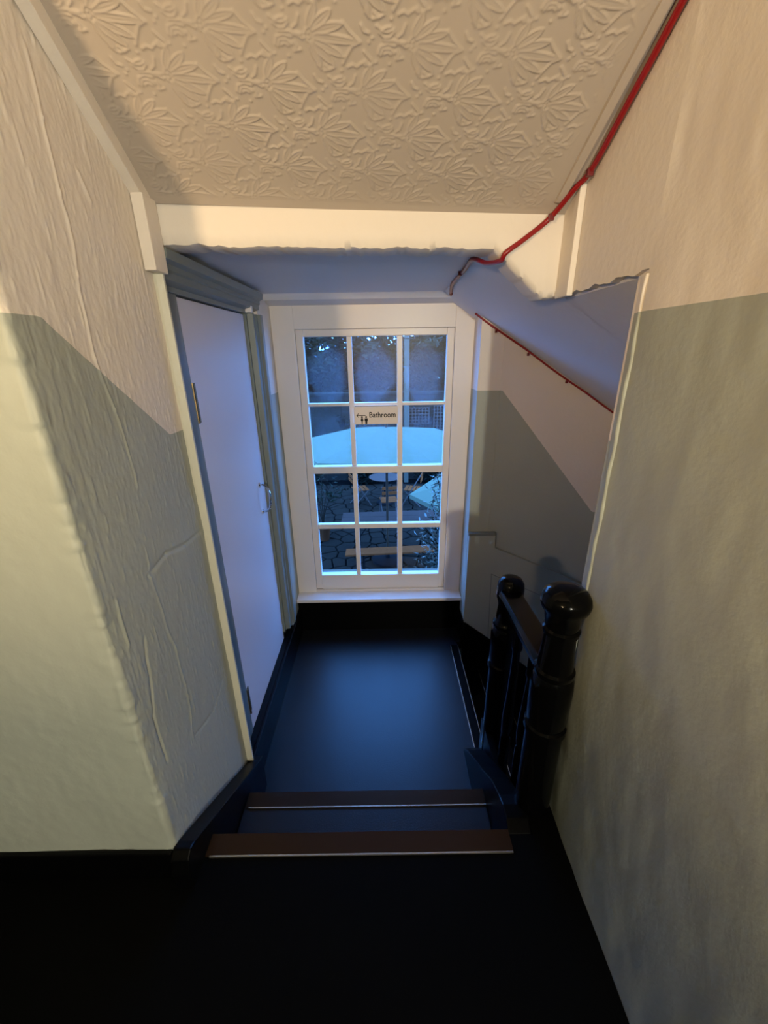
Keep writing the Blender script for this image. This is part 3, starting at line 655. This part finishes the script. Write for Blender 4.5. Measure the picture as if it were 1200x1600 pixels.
def leaves(name, centres, m, parent, size, ratio=.4, droop=0., kind='stuff'):
    """one joined mesh of small folded leaves at the given points"""
    n = len(centres); c = np.array(centres)
    d = rng.normal(size=(n, 3)); d[:, 2] = d[:, 2]*.6-droop; d /= np.linalg.norm(d, axis=1, keepdims=True)
    e = np.cross(d, rng.normal(size=(n, 3))); e /= np.linalg.norm(e, axis=1, keepdims=True)
    s = size*rng.uniform(.65, 1.3, (n, 1)); nn = np.cross(d, e)
    P = np.stack([c, c+d*s*.45+e*s*ratio*.5+nn*s*.06, c+d*s, c+d*s*.45-e*s*ratio*.5+nn*s*.06], 1).reshape(-1, 3)
    f = [(4*i, 4*i+1, 4*i+2) for i in range(n)]+[(4*i, 4*i+2, 4*i+3) for i in range(n)]
    me = bpy.data.meshes.new(name); me.from_pydata(P.tolist(), [], f); me.materials.append(m)
    o = link(name, me, parent)
    off = Vector((0, 0, 0)); q = parent
    while q is not None: off += Vector(q.location); q = q.parent
    o.location = -off; o['kind'] = kind; return o
def blob(c, r, n, shell=.55):
    u = rng.normal(size=(n, 3)); u /= np.linalg.norm(u, axis=1, keepdims=True)
    return np.array(c)+u*np.array(r)*(shell+(1-shell)*rng.random((n, 1)))
def tree(name, label, x, y, h, crown, m, n, lsize, lean=0, group='trees beyond the garden wall', zc=None):
    t = empty(name, (x, y, G-.03), label, 'tree', group)
    zt = G+h
    MB().tube([(x, y, G-.05), (x+lean*.3, y, G+h*.3), (x+lean*.7, y, G+h*.6), (x+lean, y, zt)], [.16, .13, .10, .04], 9).build('trunk', M_bark, t, smooth=60)
    pts = []
    k = 49
    for i in range(k):
        gx_, gz_ = -1+2*(i % 7)/6, -1+2*(i//7)/6
        c = (x+lean+crown[0]*(gx_*(1-.12*(gz_ > .4))+rng.normal()*.08), y+crown[1]*rng.uniform(-.7, .7), zt-crown[2]*.3+crown[2]*(gz_*(1-.25*gx_*gx_)+rng.normal()*.07))
        pts.append(blob(c, (crown[0]*.36, crown[1]*.36, crown[2]*.30), n//k))
        MB().tube([(x+lean*.7, y, G+h*.6), ((x+lean+c[0])/2, (y+c[1])/2, (G+h*.65+c[2])/2), c], [.05, .035, .012], 6).build('branch', M_bark, t)
    leaves('foliage', np.concatenate(pts), m, t, lsize); return t
# garden wall and trellis
gw = MB().box((-7, 12.6, G-.05), (8, 12.9, .10)).build('wall_garden', M_gwall, bevel=.02); structure(gw, 'tall stone wall closing the far side of the courtyard', 'wall')
cp = MB().box((-7, 12.54, .10), (8, 12.96, .17)).build('trim_8', M_gwall, bevel=.015); structure(cp, 'stone coping on the far courtyard wall', 'trim')
for lab, xa, xb, za, zb in (('square lattice trellis panel on the courtyard wall, the wider one', .80, 1.40, -.76, -.30), ('square lattice trellis panel on the courtyard wall, the taller one', 1.56, 2.05, -1.05, -.25)):
    tr = empty('trellis', (xa, 12.58, za), lab, 'trellis')
    nx = int(round((xb-xa)/.10)); nz = int(round((zb-za)/.10))
    for i in range(nx+1): MB().box((xa+(xb-xa)*i/nx-.013, 12.555, za), (xa+(xb-xa)*i/nx+.013, 12.575, zb)).build('slat', M_trellis, tr)
    for j in range(nz+1): MB().box((xa-.02, 12.575, za+(zb-za)*j/nz-.013), (xb+.02, 12.595, za+(zb-za)*j/nz+.013)).build('slat', M_trellis, tr)
for lab, x, y, h in (('dark evergreen behind the wall, beyond the slim courtyard tree', -2.75, 14.3, 3.25), ('broad dark evergreen behind the wall straight beyond the wide parasol', -.15, 14.5, 2.95),
                     ('dark evergreen behind the wall, beyond the trellis panels', 2.15, 14.2, 3.25), ('dark evergreen behind the far left stretch of wall', -5.5, 14.4, 4.2), ('dark evergreen behind the far right stretch of wall', 5.5, 14.4, 4.2)):
    tree('evergreen_tree', lab, x, y, h, (1.35, .9, 1.4), M_leafdark, 15000, .24)
po = empty('garden_post', (.70, 12.3, G-.03), 'pale rendered post standing against the courtyard wall', 'post')
MB().box((.64, 12.24, G-.03), (.78, 12.40, 2.1)).build('shaft', M_render, po, bevel=.01); MB().box((.61, 12.21, 2.1), (.81, 12.43, 2.17)).build('cap', M_render, po, bevel=.01)
# leafy bough hanging in from above on the left, carrying a small pot
bg_ = empty('courtyard_tree', (-2.3, 10.6, G-.03), 'slim courtyard tree with hanging leafy boughs left of the tables', 'tree')
MB().tube([(-2.3, 10.6, G-.05), (-2.25, 10.6, -1.0), (-2.1, 10.6, .4), (-1.8, 10.55, 1.7), (-1.2, 10.5, 2.5)], [.10, .09, .075, .06, .03], 9).build('trunk', M_bark, bg_, smooth=60)
cs = []
for i in range(17):
    c = (rng.uniform(-2.2, 1.6), rng.uniform(10.1, 11.0), rng.uniform(1.32, 2.5)); cs.append(blob(c, (.30, .30, .18), 44, .2))
    MB().tube([(-1.85+.1*(i % 3), 10.57, 1.7), ((c[0]-1.8)/2, (c[1]+10.57)/2, c[2]+.15), c], [.03, .018, .006], 5).build('branch', M_bark, bg_)
for i in range(8):
    x = rng.uniform(-1.75, -.85); z0 = rng.uniform(.75, 1.2); cs.append(np.array([(x+rng.normal()*.04, 10.5+rng.normal()*.05, 1.5-(1.5-z0)*k/14) for k in range(14)]))
leaves('foliage', np.concatenate(cs), M_leaf, bg_, .19, .38, .3)
hp = empty('hanging_pot', (-1.03, 10.45, -.42), 'small dark pot hung on a long cord from the courtyard tree', 'pot')
MB().lathe([(.055, -.05), (.09, .12), (.095, .15), (.08, .15), (.06, .04)], (-1.03, 10.45, -.42), 14).build('pot', M_iron, hp, smooth=40)
MB().tube([(-1.03, 10.45, -.30), (-1.03, 10.45, 2.5)], .007, 5).build('cord', M_iron, hp)
leaves('trailing_plant', blob((-1.03, 10.45, -.30), (.12, .12, .14), 44, .1), M_leafdark, hp, .12, .4, .5)
# parasols
def parasol(x, y, z0, zp, r, ang, n, label, base=True):
    t = empty('parasol', (x, y, G), label, 'parasol')
    def ring(f, z): return [(x+r*f*math.cos(math.radians(ang)+2*math.pi*k/n), y+r*f*math.sin(math.radians(ang)+2*math.pi*k/n), z) for k in range(n)]
    b = MB(); v = [(x, y, zp)]
    fs = [.12, .35, .6, .8, 1.0]
    for f in fs:
        c = ring(f, zp+(z0-zp)*(f**1.08))
        for k in range(n):
            a, d = np.array(c[k]), np.array(c[(k+1) % n]); v.append(tuple(a))
            v.append(tuple((a+d)/2-np.array([0, 0, .035*f*(1-f)*3])))
    m = 2*n; fc = [(0, 1+j, 1+(j+1) % m) for j in range(m)]
    for i in range(len(fs)-1): fc += [(1+i*m+j, 1+(i+1)*m+j, 1+(i+1)*m+(j+1) % m, 1+i*m+(j+1) % m) for j in range(m)]
    k0 = len(v); last = 1+(len(fs)-1)*m                # hem
    for j in range(m): q = v[last+j]; v.append((q[0], q[1], q[2]-.05))
    fc += [(last+j, k0+j, k0+(j+1) % m, last+(j+1) % m) for j in range(m)]
    b.add(v, fc); b.build('canopy', M_canvas, t)
    MB().tube([(x, y, G+.03), (x, y, zp+.06)], .024, 10).build('pole', M_pole, t, smooth=60)
    MB().lathe([(.30, .0), (.30, .05), (.26, .065), (.05, .075), (.04, .30), (.03, .30)], (x, y, G+.012), 24).build('base', M_iron, t, smooth=40)
    MB().lathe([(.05, -.05), (.05, .02), (.02, .04)], (x, y, zp-.55), 12).build('hub', M_pole, t)
    for p in ring(.985, z0-.012):
        MB().bar((x, y, zp-.05), p, .016, .02).build('rib', M_pole, t)
        mid = ((x+p[0])/2, (y+p[1])/2, (zp+z0)/2-.06); MB().bar((x, y, zp-.53), mid, .012, .014).build('strut', M_pole, t)
    return t
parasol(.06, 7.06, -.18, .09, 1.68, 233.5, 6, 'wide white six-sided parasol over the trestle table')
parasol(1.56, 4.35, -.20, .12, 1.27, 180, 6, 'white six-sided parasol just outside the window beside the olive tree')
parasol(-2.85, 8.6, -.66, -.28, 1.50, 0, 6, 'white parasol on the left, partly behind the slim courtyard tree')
# trestle table and bench
def trestle(name, label, cat, xa, xb, ya, yb, ztop, thick, skew):
    t = empty(name, ((xa+xb)/2, (ya+yb)/2, G), label, cat)
    n = 2 if cat == 'table' else 1; w = (yb-ya)/n
    for i in range(n):
        y0 = ya+w*i+.003; y1 = ya+w*(i+1)-.003
        MB().prism([(xa, y0), (xb, y0+skew), (xb, y1+skew), (xa, y1)], 2, ztop-thick, ztop).build('plank', M_wood if n == 1 else M_grey, t, bevel=.004)
    for s, xx in ((-1, xa+.32), (1, xb-.32)):
        lg = MB(); yo = skew*(xx-xa)/(xb-xa); y0, y1 = ya+.04+yo, yb-.04+yo
        lg.bar((xx, y0, G+.013), (xx, y0, ztop-thick), .03, .03, (0, 1, 0)).bar((xx, y1, G+.013), (xx, y1, ztop-thick), .03, .03, (0, 1, 0))
        lg.bar((xx, y0, G+.12), (xx, y1, G+.12), .025, .025).bar((xx, (y0+y1)/2, G+.30), (xx-s*.30, (y0+y1)/2, ztop-thick-.005), .018, .018, (0, 1, 0)); lg.build('trestle_leg', M_iron, t)
    return t
trestle('trestle_table', 'long wooden trestle table under the wide white parasol', 'table', -.83, 1.42, 7.24, 7.76, -1.75, .03, .10)
trestle('trestle_bench', 'long narrow wooden bench in front of the trestle table', 'bench', -.70, 1.50, 6.46, 6.72, -2.05, .035, .16)
# round table and folding chairs behind
rt = empty('round_table', (.03, 10.3, G), 'round grey bistro table behind the trestle table', 'table')
MB().lathe([(.40, -1.775), (.41, -1.765), (.41, -1.755), (.40, -1.75)], (.03, 10.3, 0), 32).build('table_top', M_grey, rt, smooth=40)
MB().lathe([(.22, G+.012), (.22, G+.04), (.03, G+.07), (.025, -1.775)], (.03, 10.3, 0), 20).build('pedestal', M_iron, rt, smooth=40)
def chair(x, y, rz, label, wood=False):
    t = empty('folding_chair', (x, y, G), label, 'chair'); t.rotation_euler.z = rz
    def part(mb, name, m): o = link(name, mb.mesh(name, m), t); return o
    ms = M_wood
    for i in range(4): part(MB().box((-.20, -.19+.10*i, .44), (.20, -.11+.10*i, .455)), 'seat_slat', ms)
    for z in (.66, .78): part(MB().box((-.20, .235, z), (.20, .25, z+.075)), 'back_slat', ms)
    for s in (-1, 1):
        part(MB().tube([(s*.20, -.24, .012), (s*.20, .245, .86)], .011, 6), 'leg', M_trellis)
        part(MB().tube([(s*.175, .24, .012), (s*.175, -.20, .45)], .011, 6), 'leg', M_trellis)
    part(MB().tube([(-.2, -.02, .40), (.2, -.02, .40)], .008, 6), 'stretcher', M_trellis)
chair(-.62, 10.25, 1.9, 'wooden folding chair drawn up on the left of the round table')
chair(.75, 10.2, -1.8, 'wooden folding chair drawn up on the right of the round table')
chair(.12, 9.35, 3.3, 'wooden folding chair between round table and trestle table')
# low dark planting along the wall
for x, lab in ((-2.5, 'low dark shrub at the wall foot near the slim courtyard tree'), (-.55, 'low dark shrub at the wall foot behind the round table'), (1.55, 'low dark shrub at the wall foot below the trellis panels')):
    sh = empty('shrub', (x, 12.1, G-.03), lab, 'shrub', 'low shrubs along the courtyard wall')
    MB().tube([(x, 12.1, G-.05), (x+.03, 12.1, G+.45)], [.03, .012], 6).build('stem', M_bark, sh)
    leaves('foliage', blob((x, 12.1, G+.42), (.70, .30, .44), 1300, .3), M_leafdark, sh, .12)
# bare arching plant by the left lower panes
ar = empty('arching_plant', (-1.30, 8.05, G), 'thin arching plant in a pot beside the end of the trestle table', 'plant')
MB().lathe([(.10, .012), (.15, .30), (.16, .32), (.13, .32), (.11, .25)], (-1.30, 8.05, G), 16).build('pot', M_terra, ar, smooth=40)
tips = []
for a, rr, hh in ((.1, .5, 1.05), (.7, .4, 1.2), (-.5, .45, .95), (2.4, .4, 1.1), (3.3, .45, .9), (1.5, .2, 1.35), (-1.2, .3, 1.1)):
    p = [(-1.30+rr*t**1.6*math.cos(a), 8.05+rr*t**1.6*math.sin(a), G+.28+hh*(1.5*t-.75*t*t)*1.1) for t in np.linspace(0, 1.1, 9)]
    MB().tube(p, [.010-.0008*i for i in range(9)], 5).build('stem', M_bark, ar); tips += p[4:]
leaves('foliage', [np.array(t)+rng.normal(size=3)*.05 for t in tips for _ in range(3)], M_leaf, ar, .13, .3)
# olive tree right outside the window
ol = empty('olive_tree', (.60, 3.25, G), 'pale-leaved olive tree in a tall pot just outside the window', 'tree')
MB().lathe([(.17, -.03), (.24, .50), (.26, .55), (.22, .55), (.20, .45)], (.60, 3.25, G), 20).build('pot', M_terra, ol, smooth=40)
MB().tube([(.60, 3.25, G+.40), (.59, 3.25, -1.4), (.57, 3.25, -.9), (.54, 3.24, -.5)], [.03, .025, .02, .012], 8).build('trunk', M_bark, ol, smooth=60)
lp_ = []
def twig(pts, per, spread, r=.004):
    sp = smoothpath(pts, 10); MB().tube(sp, r, 5).build('branch', M_bark, ol)
    for p in sp[3:]:
        for _ in range(per): lp_.append(np.array(p)+rng.normal(size=3)*spread)
for i in range(16):
    x = rng.uniform(.29, .52); z = -.47+.029*i
    twig([(.57, 3.25, z-.42), ((x+.57)/2+.02, 3.24, z-.18), (x, 3.2+rng.normal()*.06, z)], 2, .030)
for x1, z1 in ((.455, .30), (.50, .36), (.42, .22), (.53, .27), (.47, .14), (.44, .34), (.40, .10), (.49, .22)):
    twig([(.56, 3.25, -.60), (.53, 3.25, -.25), ((x1+.50)/2+.01, 3.25, z1-.18), (x1, 3.24, z1)], 2, .020, .003)
leaves('foliage', lp_, M_olive, ol, .062, .26, -.15)
